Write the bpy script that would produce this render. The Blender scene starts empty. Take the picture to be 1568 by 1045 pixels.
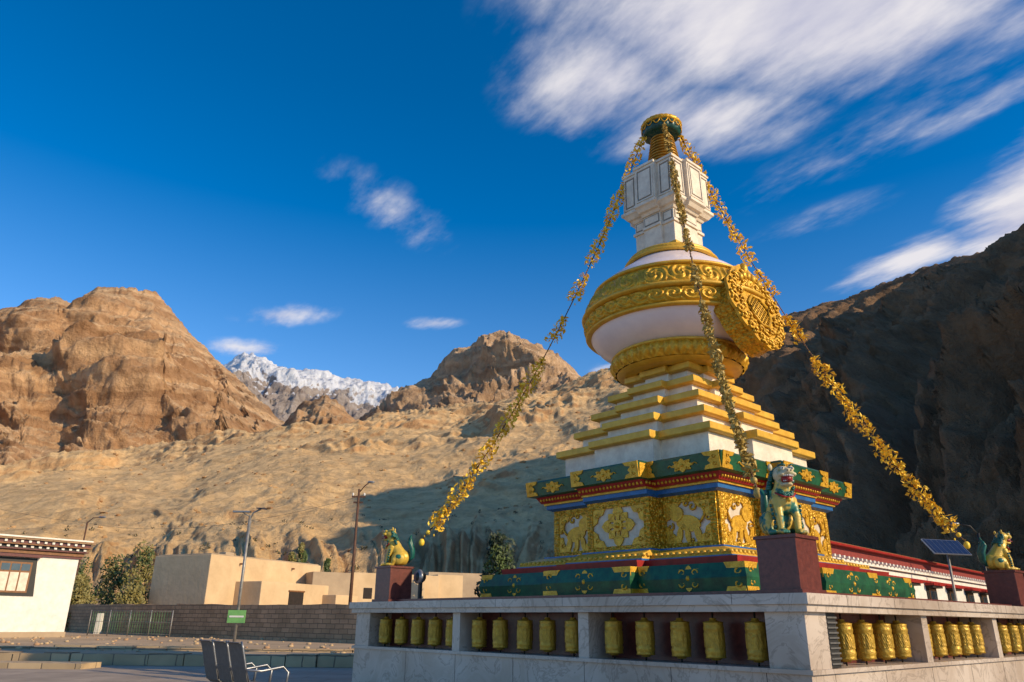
import bpy, bmesh, math, random
from mathutils import Matrix, Vector, noise
random.seed(7)
R=math.radians
sc=bpy.context.scene
sc.view_settings.view_transform='Standard'; sc.view_settings.look='None'; sc.view_settings.exposure=0
COL=sc.collection
# ------------------------------------------------------------------ materials
def newmat(name):
    m=bpy.data.materials.new(name); m.use_nodes=True
    nt=m.node_tree; b=nt.nodes['Principled BSDF']; return m,nt,b
def N(nt,t,**k):
    n=nt.nodes.new(t)
    for a,v in k.items(): setattr(n,a,v)
    return n
def L(nt,a,b): nt.links.new(a,b)
def c4(c): return (c[0],c[1],c[2],1)
def mat(name,c1,c2=None,scale=4,rough=.6,metal=0,bump=0,bscale=20,bdist=.02,detail=4,spec=.4,vor=False,coord='Object',lo=.35,hi=.65):
    m,nt,b=newmat(name)
    if c2 is None: c2=tuple(x*.8 for x in c1)
    tc=N(nt,'ShaderNodeTexCoord')
    n=N(nt,'ShaderNodeTexNoise'); n.inputs['Scale'].default_value=scale; n.inputs['Detail'].default_value=detail; n.inputs['Roughness'].default_value=.65
    L(nt,tc.outputs[coord],n.inputs['Vector'])
    r=N(nt,'ShaderNodeValToRGB'); r.color_ramp.elements[0].position=lo; r.color_ramp.elements[1].position=hi
    r.color_ramp.elements[0].color=c4(c2); r.color_ramp.elements[1].color=c4(c1)
    L(nt,n.outputs['Fac'],r.inputs['Fac']); L(nt,r.outputs['Color'],b.inputs['Base Color'])
    b.inputs['Roughness'].default_value=rough; b.inputs['Metallic'].default_value=metal
    b.inputs['Specular IOR Level'].default_value=spec
    if bump:
        if vor:
            t=N(nt,'ShaderNodeTexVoronoi'); t.inputs['Scale'].default_value=bscale; o=t.outputs['Distance']
        else:
            t=N(nt,'ShaderNodeTexNoise'); t.inputs['Scale'].default_value=bscale; t.inputs['Detail'].default_value=3; o=t.outputs['Fac']
        L(nt,tc.outputs[coord],t.inputs['Vector'])
        bp=N(nt,'ShaderNodeBump'); bp.inputs['Strength'].default_value=bump; bp.inputs['Distance'].default_value=bdist
        L(nt,o,bp.inputs['Height']); L(nt,bp.outputs['Normal'],b.inputs['Normal'])
    return m
gold=mat('gold_paint',(.72,.41,.03),(.47,.24,.012),9,.38,.30,.5,38,.02)
goldr=mat('gold_relief',(.72,.41,.03),(.42,.21,.012),14,.36,.35,1.0,16,.05,vor=True)
goldf=mat('gold_flat_paint',(.72,.43,.05),(.58,.32,.03),5,.45,.15,.2,30)
goldw=mat('gold_prayer_wheel',(.55,.34,.04),(.34,.20,.02),9,.42,.35,.5,30,.02)
goldd=mat('gold_spire_dark',(.45,.25,.035),(.28,.14,.02),8,.4,.4)
white=mat('white_paint',(.80,.77,.70),(.66,.63,.57),3,.5,0,.15,25)
panelw=mat('panel_pale_paint',(.66,.58,.46),(.50,.42,.30),5,.55,0,.2,25)
cream=mat('cream_paint',(.79,.70,.56),(.62,.53,.42),5,.55,0,.2,25)
creamline=mat('grey_groove',(.30,.26,.22),(.22,.20,.17),6,.6)
dome_w=mat('dome_white_enamel',(.80,.70,.72),(.72,.62,.65),1.5,.28,0,.05,6)
green=mat('green_paint',(.012,.10,.04),(.006,.05,.024),6,.35,0,.15,20)
blue=mat('blue_paint',(.02,.13,.36),(.012,.08,.24),6,.4)
teal=mat('teal_paint',(.015,.14,.11),(.008,.07,.06),12,.35)
tealk=mat('teal_paint_dark',(.012,.075,.06),(.008,.04,.035),12,.35)
red=mat('red_paint',(.36,.02,.015),(.22,.012,.01),6,.4)
maroon=mat('maroon_stone',(.15,.036,.027),(.085,.02,.017),14,.35,0,.1,60)
roofred=mat('maroon_roof_band',(.26,.035,.03),(.17,.025,.022),8,.7)
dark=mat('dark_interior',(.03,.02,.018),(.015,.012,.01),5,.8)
latt=mat('lattice_recess_dark_gold',(.14,.08,.02),(.08,.045,.012),8,.6)
black=mat('black_paint',(.012,.012,.012),(.02,.02,.02),5,.5)
skinw=mat('lion_face_cream',(.60,.50,.30),(.24,.30,.16),9,.4,lo=.38,hi=.5)
metalg=mat('grey_metal',(.30,.31,.33),(.22,.23,.25),20,.35,.7)
metald=mat('dark_grey_metal',(.13,.125,.12),(.09,.09,.085),20,.6,.2)
poleg=mat('pole_galvanised',(.32,.31,.29),(.22,.21,.19),8,.5,.4)
rust=mat('pole_rusty_brown',(.13,.06,.035),(.07,.035,.02),8,.7)
adobe=mat('adobe_plaster',(.64,.47,.28),(.53,.38,.22),.6,.9,0,.4,3,.05)
adobe2=mat('adobe_plaster_grey',(.46,.35,.23),(.36,.27,.18),.6,.9,0,.4,3,.05)
wood=mat('wood_brown',(.26,.12,.05),(.17,.08,.03),7,.6)
glass=mat('window_glass',(.05,.06,.07),(.03,.04,.05),2,.08,0,spec=.8)
signg=mat('sign_green',(.20,.45,.13),(.15,.36,.11),4,.4)
solar=mat('solar_cell_blue',(.012,.02,.06),(.008,.012,.04),9,.15)
bark=mat('bark',(.12,.085,.06),(.07,.05,.035),12,.9,0,.6,25)
def leafmat(name,a,b_): return mat(name,a,b_,1.3,.6,0,detail=2)
leaf_y=leafmat('leaves_yellow_green',(.28,.23,.07),(.14,.13,.04))
leaf_g=leafmat('leaves_green',(.09,.13,.035),(.05,.075,.022))
leaf_d=leafmat('leaves_dark',(.035,.055,.022),(.018,.03,.012))
leaf_s=leafmat('leaves_scrub',(.09,.075,.035),(.05,.05,.022))
def marble_mat():
    m,nt,b=newmat('marble_slabs'); tc=N(nt,'ShaderNodeTexCoord')
    n=N(nt,'ShaderNodeTexNoise'); n.inputs['Scale'].default_value=1.3; n.inputs['Detail'].default_value=7; n.inputs['Distortion'].default_value=1.6; n.inputs['Roughness'].default_value=.62
    L(nt,tc.outputs['Object'],n.inputs['Vector'])
    r=N(nt,'ShaderNodeValToRGB'); e=r.color_ramp.elements
    e[0].position=.0; e[0].color=(.50,.43,.37,1); e[1].position=1; e[1].color=(.60,.52,.44,1)
    for p,c in ((.46,(.56,.48,.41,1)),(.495,(.36,.30,.25,1)),(.52,(.55,.47,.40,1)),(.62,(.48,.40,.33,1))):
        x=e.new(p); x.color=c
    L(nt,n.outputs['Fac'],r.inputs['Fac'])
    n2=N(nt,'ShaderNodeTexNoise'); n2.inputs['Scale'].default_value=.7; n2.inputs['Detail'].default_value=4
    L(nt,tc.outputs['Object'],n2.inputs['Vector'])
    mx=N(nt,'ShaderNodeMix',data_type='RGBA',blend_type='MULTIPLY'); mx.inputs[0].default_value=.7
    r2=N(nt,'ShaderNodeValToRGB'); r2.color_ramp.elements[0].position=.3; r2.color_ramp.elements[0].color=(.50,.42,.35,1); r2.color_ramp.elements[1].position=.6
    L(nt,n2.outputs['Fac'],r2.inputs['Fac']); L(nt,r.outputs['Color'],mx.inputs[6]); L(nt,r2.outputs['Color'],mx.inputs[7])
    L(nt,mx.outputs[2],b.inputs['Base Color']); b.inputs['Roughness'].default_value=.35
    return m
marble=marble_mat()
def brickish(name,c1,c2,mortar,scale,bw=.5,bh=.25,rough=.9,bump=.6,ms=.02,warp=.06):
    m,nt,b=newmat(name); tc=N(nt,'ShaderNodeTexCoord')
    nz=N(nt,'ShaderNodeTexNoise'); nz.inputs['Scale'].default_value=2.5; nz.inputs['Detail'].default_value=2; L(nt,tc.outputs['UV'],nz.inputs['Vector'])
    va=N(nt,'ShaderNodeMixRGB'); va.inputs[0].default_value=warp; L(nt,tc.outputs['UV'],va.inputs[1]); L(nt,nz.outputs['Color'],va.inputs[2])
    br=N(nt,'ShaderNodeTexBrick'); br.inputs['Scale'].default_value=scale; br.inputs['Mortar Size'].default_value=ms
    br.inputs['Brick Width'].default_value=bw; br.inputs['Row Height'].default_value=bh; br.inputs['Mortar Smooth'].default_value=.6
    br.inputs['Color1'].default_value=c4(c1); br.inputs['Color2'].default_value=c4(c2); br.inputs['Mortar'].default_value=c4(mortar)
    L(nt,va.outputs[0],br.inputs['Vector'])
    n2=N(nt,'ShaderNodeTexNoise'); n2.inputs['Scale'].default_value=1.2; n2.inputs['Detail'].default_value=6; L(nt,tc.outputs['UV'],n2.inputs['Vector'])
    r2=N(nt,'ShaderNodeValToRGB'); r2.color_ramp.elements[0].position=.3; r2.color_ramp.elements[0].color=(.6,.6,.6,1); r2.color_ramp.elements[1].position=.7
    L(nt,n2.outputs['Fac'],r2.inputs['Fac'])
    mx=N(nt,'ShaderNodeMix',data_type='RGBA',blend_type='MULTIPLY'); mx.inputs[0].default_value=.8
    L(nt,br.outputs['Color'],mx.inputs[6]); L(nt,r2.outputs['Color'],mx.inputs[7]); L(nt,mx.outputs[2],b.inputs['Base Color'])
    b.inputs['Roughness'].default_value=rough
    bp=N(nt,'ShaderNodeBump'); bp.inputs['Strength'].default_value=bump; bp.inputs['Distance'].default_value=.03; bp.invert=True
    L(nt,br.outputs['Fac'],bp.inputs['Height']); L(nt,bp.outputs['Normal'],b.inputs['Normal'])
    return m
stonewall=brickish('stone_block_wall',(.52,.32,.18),(.38,.24,.13),(.22,.15,.09),1.0,.45,.2)
kerbstone=brickish('kerb_stone',(.62,.45,.26),(.46,.33,.19),(.24,.18,.12),1.0,.8,.3)
paving=brickish('paving_slabs',(.42,.33,.245),(.36,.285,.21),(.18,.15,.12),1.0,1.2,1.2,.8,.3,.012)
# ------------------------------------------------------------------ mesh builder
class MB:
    def __init__(s): s.v=[]; s.f=[]; s.m=[]; s.sm=[]; s.mats=[]
    def mi(s,m):
        if m not in s.mats: s.mats.append(m)
        return s.mats.index(m)
    def add(s,vs,fs,m,smooth=False):
        o=len(s.v); s.v+= [tuple(p) for p in vs]; k=s.mi(m)
        for f in fs: s.f.append(tuple(i+o for i in f)); s.m.append(k); s.sm.append(smooth)
    def box(s,c,size,m,M=None,top=1.0):
        hx,hy,hz=[q/2 for q in size]; vs=[]
        for z,k in ((-hz,1),(hz,top)):
            for x,y in ((-hx,-hy),(hx,-hy),(hx,hy),(-hx,hy)): vs.append(Vector((c[0]+x*k,c[1]+y*k,c[2]+z)))
        if M: vs=[M@p for p in vs]
        s.add(vs,[(3,2,1,0),(4,5,6,7),(0,1,5,4),(1,2,6,5),(2,3,7,6),(3,0,4,7)],m)
    def loft(s,rings,m,cap=True,smooth=False):
        n=len(rings[0]); vs=[p for r in rings for p in r]; fs=[]
        for k in range(len(rings)-1):
            for i in range(n):
                j=(i+1)%n; fs.append((k*n+i,k*n+j,(k+1)*n+j,(k+1)*n+i))
        if cap: fs.append(tuple(reversed(range(n)))); fs.append(tuple((len(rings)-1)*n+i for i in range(n)))
        s.add(vs,fs,m,smooth)
    def rev(s,prof,n,m,fn=None,cx=0,cy=0,smooth=True,cap=False,M=None):
        rings=[]
        for r,z in prof:
            ring=[]
            for i in range(n):
                a=2*math.pi*i/n; rr=r+(fn(a,z) if fn else 0)
                p=Vector((cx+rr*math.cos(a),cy+rr*math.sin(a),z)); ring.append(M@p if M else p)
            rings.append(ring)
        s.loft(rings,m,cap,smooth)
    def tube(s,path,r,m,n=6,closed=False,taper=None):
        path=[Vector(p) for p in path]; rings=[]; K=len(path); up=Vector((0,0,1))
        for i,p in enumerate(path):
            a=path[i-1] if i>0 else (path[-1] if closed else p); b=path[(i+1)%K] if (i<K-1 or closed) else p
            t=(b-a); t=t.normalized() if t.length>1e-9 else up
            x=t.cross(up if abs(t.z)<.95 else Vector((1,0,0))).normalized(); y=t.cross(x)
            rr=r*(taper(i/(K-1)) if taper else 1)
            rings.append([p+(x*math.cos(2*math.pi*k/n)+y*math.sin(2*math.pi*k/n))*rr for k in range(n)])
        if closed: rings.append(rings[0])
        s.loft(rings,m,not closed,True)
    def ell(s,c,r,m,M=None,nu=10,nv=7,jit=0,smooth=True):
        rings=[]; 
        for j in range(1,nv):
            ph=math.pi*j/nv-math.pi/2
            rings.append([Vector((c[0]+r[0]*math.cos(ph)*math.cos(2*math.pi*i/nu),c[1]+r[1]*math.cos(ph)*math.sin(2*math.pi*i/nu),c[2]+r[2]*math.sin(ph))) for i in range(nu)])
        if jit:
            rings=[[p+Vector((random.uniform(-1,1)*r[0],random.uniform(-1,1)*r[1],random.uniform(-1,1)*r[2]))*jit for p in q] for q in rings]
        if M: rings=[[M@p for p in q] for q in rings]
        s.loft(rings,m,True,smooth)
    def build(s,name,parent=None,M=None,uvbox=False):
        me=bpy.data.meshes.new(name); me.from_pydata(s.v,[],s.f)
        for m in s.mats: me.materials.append(m)
        me.polygons.foreach_set('material_index',s.m); me.polygons.foreach_set('use_smooth',s.sm); me.update()
        if uvbox:
            uv=me.uv_layers.new(name='UVMap')
            for p in me.polygons:
                n=p.normal
                for li in p.loop_indices:
                    co=me.vertices[me.loops[li].vertex_index].co
                    if abs(n.z)>.7: uv.data[li].uv=(co.x,co.y)
                    elif abs(n.x)>abs(n.y): uv.data[li].uv=(co.y,co.z)
                    else: uv.data[li].uv=(co.x,co.z)
        o=bpy.data.objects.new(name,me); COL.objects.link(o)
        if parent: o.parent=parent
        if M: o.matrix_local=M
        return o
def empty(name,M=None):
    e=bpy.data.objects.new(name,None); COL.objects.link(e); e.empty_display_size=.3
    if M: e.matrix_world=M
    return e
# ------------------------------------------------------------------ ornament helpers
class Fr:
    def __init__(s,O,U,V,Nn): s.O=O; s.U=U; s.V=V; s.N=Nn
    def p(s,x,y,z=0): return s.O+s.U*x+s.V*y+s.N*z
def plate(mb,fr,pts,d,m,z0=0.0):
    n=len(pts); a=[fr.p(x,y,z0) for x,y in pts]; b=[fr.p(x,y,z0+d) for x,y in pts]
    fs=[tuple(range(n,2*n))]+[(i,(i+1)%n,n+(i+1)%n,n+i) for i in range(n)]
    mb.add(a+b,fs,m)
def spiral(cx,cy,r,turn,a0,sgn=1,n=12):
    return [(cx+r*(1-.8*i/n)*math.cos(a0+sgn*turn*i/n),cy+r*(1-.8*i/n)*math.sin(a0+sgn*turn*i/n)) for i in range(n+1)]
def ftube(mb,fr,pts,r,m,z=.01): mb.tube([fr.p(x,y,z) for x,y in pts],r,m,5)
def lobed(cx,cy,w,h,n=8,k=.16,ph=0,N_=40):
    return [(cx+w/2*(1-k+k*math.cos(n*(2*math.pi*i/N_)+ph))*math.cos(2*math.pi*i/N_),cy+h/2*(1-k+k*math.cos(n*(2*math.pi*i/N_)+ph))*math.sin(2*math.pi*i/N_)) for i in range(N_)]
def medallion(mb,fr,cx,cy,w,h,m=None):
    m=m or gold
    plate(mb,fr,lobed(cx,cy,w,h),.018,m)
    t=h*.035
    for sx in (-1,1):
        for sy in (-1,1): ftube(mb,fr,spiral(cx+sx*w*.2,cy+sy*h*.2,h*.17,5,0 if sx>0 else math.pi,sx*sy),t,m,.024)
        ftube(mb,fr,[(cx+sx*w*.4,cy),(cx+sx*w*.55,cy+h*.1),(cx+sx*w*.64,cy-.02*h)],t*1.3,m,.012)
    mb.ell(fr.p(cx,cy,.02),(h*.12,h*.12,h*.12),m,nu=8,nv=5)
def cornerp(mb,fr,x0,sg,w,h,m=None):
    m=m or gold
    pts=[(0,0),(w*.95,0),(w*.85,h*.22),(w*.55,h*.3),(w*.7,h*.5),(w*.5,h*.7),(w*.85,h*.78),(w*1.0,h),(0,h)]
    pts=[(x0+sg*x,y) for x,y in pts]
    if sg<0: pts=pts[::-1]
    plate(mb,fr,pts,.02,m)
    for q in (.3,.72): ftube(mb,fr,spiral(x0+sg*w*.35,h*q,h*.15,5,0,sg),h*.04,m,.024)
def vajra(mb,fr,cx,cy,r):
    for k in range(8):
        a=k*math.pi/4; rr=r*(1 if k%2==0 else .80); w=r*(.32 if k%2==0 else .24)
        c,s_=math.cos(a),math.sin(a)
        pts=[(.14*r,-w*.25),(rr*.45,-w*.35),(rr*.6,-w*.95),(rr*.8,-w*.7),(rr,0),(rr*.8,w*.7),(rr*.6,w*.95),(rr*.45,w*.35),(.14*r,w*.25)]
        plate(mb,fr,[(cx+x*c-y*s_,cy+x*s_+y*c) for x,y in pts],.03,gold)
    ring=[(cx+r*.56*math.cos(2*math.pi*i/28),cy+r*.56*math.sin(2*math.pi*i/28)) for i in range(29)]
    ftube(mb,fr,ring,r*.04,gold,.02)
    plate(mb,fr,lobed(cx,cy,r*.6,r*.6,8,.08),.045,gold); mb.ell(fr.p(cx,cy,.045),(r*.14,)*3,gold,nu=8,nv=5)
def beast(mb,fr,cx,cy,w,h,sg=1):
    def e(x,y,a,b,rot=0,d=.03):
        pts=[]
        for i in range(16):
            t=2*math.pi*i/16; px,py=a*math.cos(t),b*math.sin(t); X=px*math.cos(rot)-py*math.sin(rot); Y=px*math.sin(rot)+py*math.cos(rot)
            pts.append((cx+sg*(x+X)*w,cy+(y+Y)*h))
        if sg<0: pts=pts[::-1]
        plate(mb,fr,pts,d,gold)
    e(0,-.05,.27,.17,.25); e(.24,.16,.14,.16,.2,.045); e(.3,.3,.06,.08,.6,.04)
    e(.2,-.28,.06,.16,.15,.035); e(.02,-.3,.055,.16,-.1,.04); e(-.2,-.28,.07,.17,-.2,.035)
    ftube(mb,fr,[(cx+sg*(-.26-.1*math.sin(i*.5))*w,cy+(-.05+.06*i)*h) for i in range(7)],h*.03,gold,.03)
    for (x,y,r) in ((-.1,.3,.11),(.05,.38,.08),(-.36,.3,.09),(.4,-.1,.09),(-.42,-.2,.09),(.38,-.34,.09),(-.42,.05,.08),(.44,.12,.07),(-.04,-.42,.06),(.2,.42,.06),(-.22,.42,.07),(.12,-.12,.05)): ftube(mb,fr,spiral(cx+sg*x*w,cy+y*h,r*h,6,1,sg),h*.028,gold,.015)
# ------------------------------------------------------------------ stupa
CX,CY=3.70,15.82
SM=Matrix.Translation((CX,CY,0))@Matrix.Rotation(R(42),4,'Z')
stupa=empty('buddhist_stupa',SM)
def redent(h,w,d,z):
    P=[(-h,-h),(-w,-h),(-w,-h-d),(w,-h-d),(w,-h)]; out=[]
    for k in range(4):
        for x,y in P:
            for _ in range(k): x,y=-y,x
            out.append(Vector((x,y,z)))
    return out
def tier(mb,sec,m,cap=True):
    rings=[redent(*s) for s in sec]; mb.loft(rings,m,cap); return rings
def frames(r0,r1):
    out=[]
    for i in range(20):
        j=(i+1)%20; b0,b1,t0,t1=r0[i],r0[j],r1[i],r1[j]
        U=(b1-b0); w=U.length; U.normalize(); V=((t0+t1)-(b0+b1))/2; h=V.length; V.normalize(); V=(V-U*V.dot(U)).normalized()
        out.append((i%5,i//5,Fr(b0,U,V,U.cross(V)),w,h))
    return out
th=MB()
tier(th,[(3.2,1.1,.2,1.50),(3.2,1.1,.2,1.64)],maroon)
g=tier(th,[(3.02,1.02,.2,1.64),(3.06,1.03,.2,1.86),(3.0,1.0,.2,2.08)],green)
for k,sd,fr,w,h in frames(g[0],g[2]):
    if k in(1,3): continue
    cw=.36 if k!=2 else .4
    cornerp(th,fr,0,1,cw if k!=4 else .22,h) ; cornerp(th,fr,w,-1,cw if k!=0 else .22,h)
    medallion(th,fr,w/2,h*.5,.66 if k==2 else .56,h*.9)
for k,sd,fr,w,h in frames(g[0],g[2]):
    if k in (1,3): plate(th,fr,[(0,0),(w,0),(w,h),(0,h)],.008,gold)
tier(th,[(2.72,.95,.22,2.08),(2.74,.95,.22,2.2)],red)
tier(th,[(2.52,.90,.24,2.2),(2.52,.90,.24,2.24)],blue)
l=tier(th,[(2.50,.89,.24,2.24),(2.42,.87,.25,2.33),(2.14,.83,.27,2.41)],goldf)
tier(th,[(2.12,.82,.27,2.41),(2.12,.82,.27,2.44)],blue)
for k,sd,fr,w,h in frames(l[0],l[1]):
    n=max(1,int(w/.12))
    for i in range(n): th.ell(fr.p((i+.5)*w/n,h*.6,0),(.045,.045,.045),goldf,nu=7,nv=4)
b=tier(th,[(1.95,.75,.30,2.44),(1.95,.75,.30,3.36)],panelw)
for k,sd,fr,w,h in frames(b[0],b[1]):
    if k in (1,3): plate(th,fr,[(0,0),(w,0),(w,h),(0,h)],.012,goldr); continue
    bw=.13
    for q in ([(0,0),(w,0),(w,bw*.7),(0,bw*.7)],[(0,h-bw),(w,h-bw),(w,h),(0,h)]): plate(th,fr,q,.035,goldr)
    def colm(x0,x1): plate(th,fr,[(x0,bw*.7),(x1,bw*.7),(x1,h-bw),(x0,h-bw)],.045,goldr)
    colm(0,bw); colm(w-bw,w)
    for sx,x0 in ((1,bw),(-1,w-bw)):
        for sy,y0 in ((1,bw*.7),(-1,h-bw)):
            c=.31
            pts=[(x0,y0),(x0+sx*c,y0),(x0+sx*c*.8,y0+sy*c*.35),(x0+sx*c*.45,y0+sy*c*.45),(x0+sx*c*.35,y0+sy*c*.8),(x0,y0+sy*c)]
            if sx*sy<0: pts=pts[::-1]
            plate(th,fr,pts,.03,gold)
            ftube(th,fr,spiral(x0+sx*c*.36,y0+sy*c*.36,.06,6,0,sx*sy),.012,gold,.035)
    if k==2: vajra(th,fr,w/2,h*.5,.40)
    else: beast(th,fr,w/2,h*.5,w*.8,h*.9,1 if k==0 else -1)
th.build('throne',stupa)
co=MB()
tier(co,[(1.99,.77,.30,3.36),(2.08,.78,.29,3.40),(2.08,.78,.29,3.48)],blue)
tier(co,[(2.12,.79,.28,3.48),(2.12,.79,.28,3.52)],gold)
rr=tier(co,[(2.16,.80,.28,3.52),(2.24,.80,.28,3.64)],red)
for k,sd,fr,w,h in frames(rr[0],rr[1]):
    n=max(1,int(w/.085))
    for i in range(n): co.ell(fr.p((i+.5)*w/n,h*.5,.0),(.028,.028,.04),gold,nu=6,nv=4)
gg=tier(co,[(2.30,.82,.26,3.64),(2.36,.83,.26,3.66),(2.40,.84,.25,3.92),(2.36,.84,.25,3.96)],green)
for k,sd,fr,w,h in frames(gg[1],gg[2]):
    if k in (1,3): plate(co,fr,[(0,0),(w,0),(w,h),(0,h)],.008,gold); continue
    cw=.34
    cornerp(co,fr,0,1,cw if k!=4 else .16,h+.03); cornerp(co,fr,w,-1,cw if k!=0 else .16,h+.03)
    medallion(co,fr,w/2,h*.5,.48,h*.9)
co.build('cornice',stupa)
st=MB()
for k in range(5):
    h=1.93-.27*k; zt=4.62+.415*k; w=.40*h; d=.13*h
    z0=3.96 if k==0 else zt-.415
    tier(st,[(h-.14,w-.04,d,z0-.002),(h-.14,w-.04,d,zt-.15)],cream)
    tier(st,[(h-.05,w-.01,d,zt-.15),(h-.005,w,d,zt-.13),(h,w,d,zt-.12),(h,w,d,zt-.01),(h-.01,w,d,zt)],goldf)
st.build('steps',stupa)
# dome
dm=MB()
dm.rev([(1.0,6.27),(1.16,6.28),(1.29,6.30),(1.36,6.36)],96,goldf)
def lotus(a,z):
    t=(z-6.36)/.32; n=30
    s_=abs(math.sin(a*n/2)); return .05*(s_**.5)+.02*math.sin(a*n*1.0*2)*math.sin(t*9)
dm.rev([(1.35+.10*math.sin(t*math.pi*.9),6.36+.32*t) for t in [i/12 for i in range(13)]],480,gold,lotus)
dm.rev([(1.40,6.66),(1.45,6.67),(1.47,6.70),(1.44,6.73),(1.34,6.74)],96,goldf)
dm.rev([(1.33,6.72),(1.44,6.77),(1.60,6.87),(1.74,6.98),(1.84,7.10),(1.90,7.20),(1.91,7.24)],128,dome_w)
dm.rev([(1.88,7.22),(2.0,7.22),(2.03,7.25),(2.0,7.29),(1.96,7.30)],128,goldf)
def orn1(a,z):
    t=(z-7.30)/.32; u=a*36/(2*math.pi); fx=(u%1)-.5; fy=(t-.5)
    d=math.hypot(fx*.75,fy*1.1); v=.5+.5*math.cos(d*22-math.atan2(fy,fx)*2)
    return .045*v*min(1,8*t,8*(1-t))
dm.rev([(1.98+.045*math.sin(t*math.pi),7.30+.32*t) for t in [i/16 for i in range(17)]],900,gold,orn1)
dm.rev([(1.98,7.62),(2.08,7.63),(2.11,7.67),(2.08,7.71),(2.0,7.72)],128,goldf)
def orn2(a,z):
    t=(z-7.72)/.5; u=a*22/(2*math.pi); fx=(u%1)-.5; fy=t-.45
    d=math.hypot(fx*1.1,fy); v=.5+.5*math.cos(d*26+math.atan2(fy,fx)*3)
    hang=.5+.5*math.cos(2*math.pi*fx*3); return (.04*v+.02*hang)*min(1,8*t,8*(1-t))
dm.rev([(2.01-.25*t+.05*math.sin(t*math.pi),7.72+.5*t) for t in [i/22 for i in range(23)]],900,gold,orn2)
dm.rev([(1.76,8.22),(1.82,8.23),(1.83,8.27),(1.78,8.31),(1.68,8.32)],128,goldf)
dm.rev([(1.71,8.31),(1.69,8.36),(1.60,8.46),(1.47,8.57),(1.32,8.68),(1.16,8.80),(1.02,8.91),(.96,8.96)],128,dome_w)
dm.rev([(1.0,8.94),(1.06,8.95),(1.08,8.99),(1.04,9.03),(.98,9.04),(.98,9.07),(1.0,9.1),(.97,9.14),(.85,9.16),(.5,9.17)],128,goldf,lambda a,z:.01*abs(math.sin(a*30)))
dm.build('dome',stupa)
# harmika
hk=MB()
tier(hk,[(.60,.26,.08,9.15),(.60,.26,.08,9.28)],goldf)
tier(hk,[(.55,.24,.08,9.28),(.55,.24,.08,9.80)],cream)
tier(hk,[(.59,.25,.08,9.80),(.59,.25,.08,9.86)],cream)
nk=tier(hk,[(.55,.24,.08,9.86),(.55,.24,.08,10.14)],cream)
tier(hk,[(.58,.25,.09,10.14),(.62,.26,.09,10.20),(.68,.27,.1,10.22),(.74,.29,.1,10.30),(.78,.30,.11,10.33),(.78,.30,.11,10.40)],cream)
bx=tier(hk,[(.735,.29,.11,10.40),(.71,.28,.11,11.38)],cream)
for k,sd,fr,w,h in frames(bx[0],bx[1]):
    if k in (1,3): continue
    m_=.05
    for q in ([(m_,m_),(w-m_,m_),(w-m_,m_+.035),(m_,m_+.035)],[(m_,h-m_-.035),(w-m_,h-m_-.035),(w-m_,h-m_),(m_,h-m_)],
              [(m_,m_+.035),(m_+.03,m_+.035),(m_+.03,h-m_-.035),(m_,h-m_-.035)],[(w-m_-.03,m_+.035),(w-m_,m_+.035),(w-m_,h-m_-.035),(w-m_-.03,h-m_-.035)]):
        plate(hk,fr,q,.022,cream)
    plate(hk,fr,[(m_+.03,m_+.035),(w-m_-.03,m_+.035),(w-m_-.03,h-m_-.035),(m_+.03,h-m_-.035)],.003,creamline)
    plate(hk,fr,[(m_+.07,m_+.08),(w-m_-.07,m_+.08),(w-m_-.07,h-m_-.08),(m_+.07,h-m_-.08)],.02,cream)
for k,sd,fr,w,h in frames(nk[0],nk[1]):
    if k in (1,3): continue
    plate(hk,fr,[(.03,.03),(w-.03,.03),(w-.03,h-.03),(.03,h-.03)],.012,creamline)
    plate(hk,fr,[(.055,.055),(w-.055,.055),(w-.055,h-.055),(.055,h-.055)],.02,cream)
tier(hk,[(.74,.29,.11,11.38),(.74,.29,.11,11.44)],cream)
tier(hk,[(.62,.26,.1,11.44),(.60,.26,.1,11.52)],goldf)
tier(hk,[(.5,.2,.08,11.52),(.48,.2,.08,11.58)],goldf)
hk.build('harmika',stupa)
sp=MB()
for i in range(11):
    z=11.56+i*.09; r=.43-.015*i
    sp.rev([(r-.09,z-.005),(r-.09,z+.03)],40,rust)
    sp.rev([(r-.10,z+.028),(r-.01,z+.032),(r+.008,z+.052),(r-.01,z+.076),(r-.10,z+.082)],40,goldd)
sp.rev([(.05,12.52),(.26,12.54),(.27,12.60),(.40,12.60),(.45,12.64),(.475,12.72),(.47,12.84),(.44,12.86),(.2,12.865)],64,tealk,lambda a,z:.014*math.sin(a*16))
for i in range(16):
    a=2*math.pi*i/16; sp.tube([(.49*math.cos(a+x*.19),.49*math.sin(a+x*.19),12.84-.12*(1-(x)**2)) for x in (-1,-.6,-.2,.2,.6,1)],.016,gold,5)
sp.rev([(.40,12.84),(.46,12.845),(.50,12.90),(.47,12.96),(.40,12.98)],64,gold,lambda a,z:.02*abs(math.sin(a*12)))
sp.rev([(.42,12.97),(.36,13.02),(.24,13.07),(.10,13.10),(.02,13.12)],48,gold,lambda a,z:.012*abs(math.sin(a*12)))
sp.build('spire',stupa)
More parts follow.
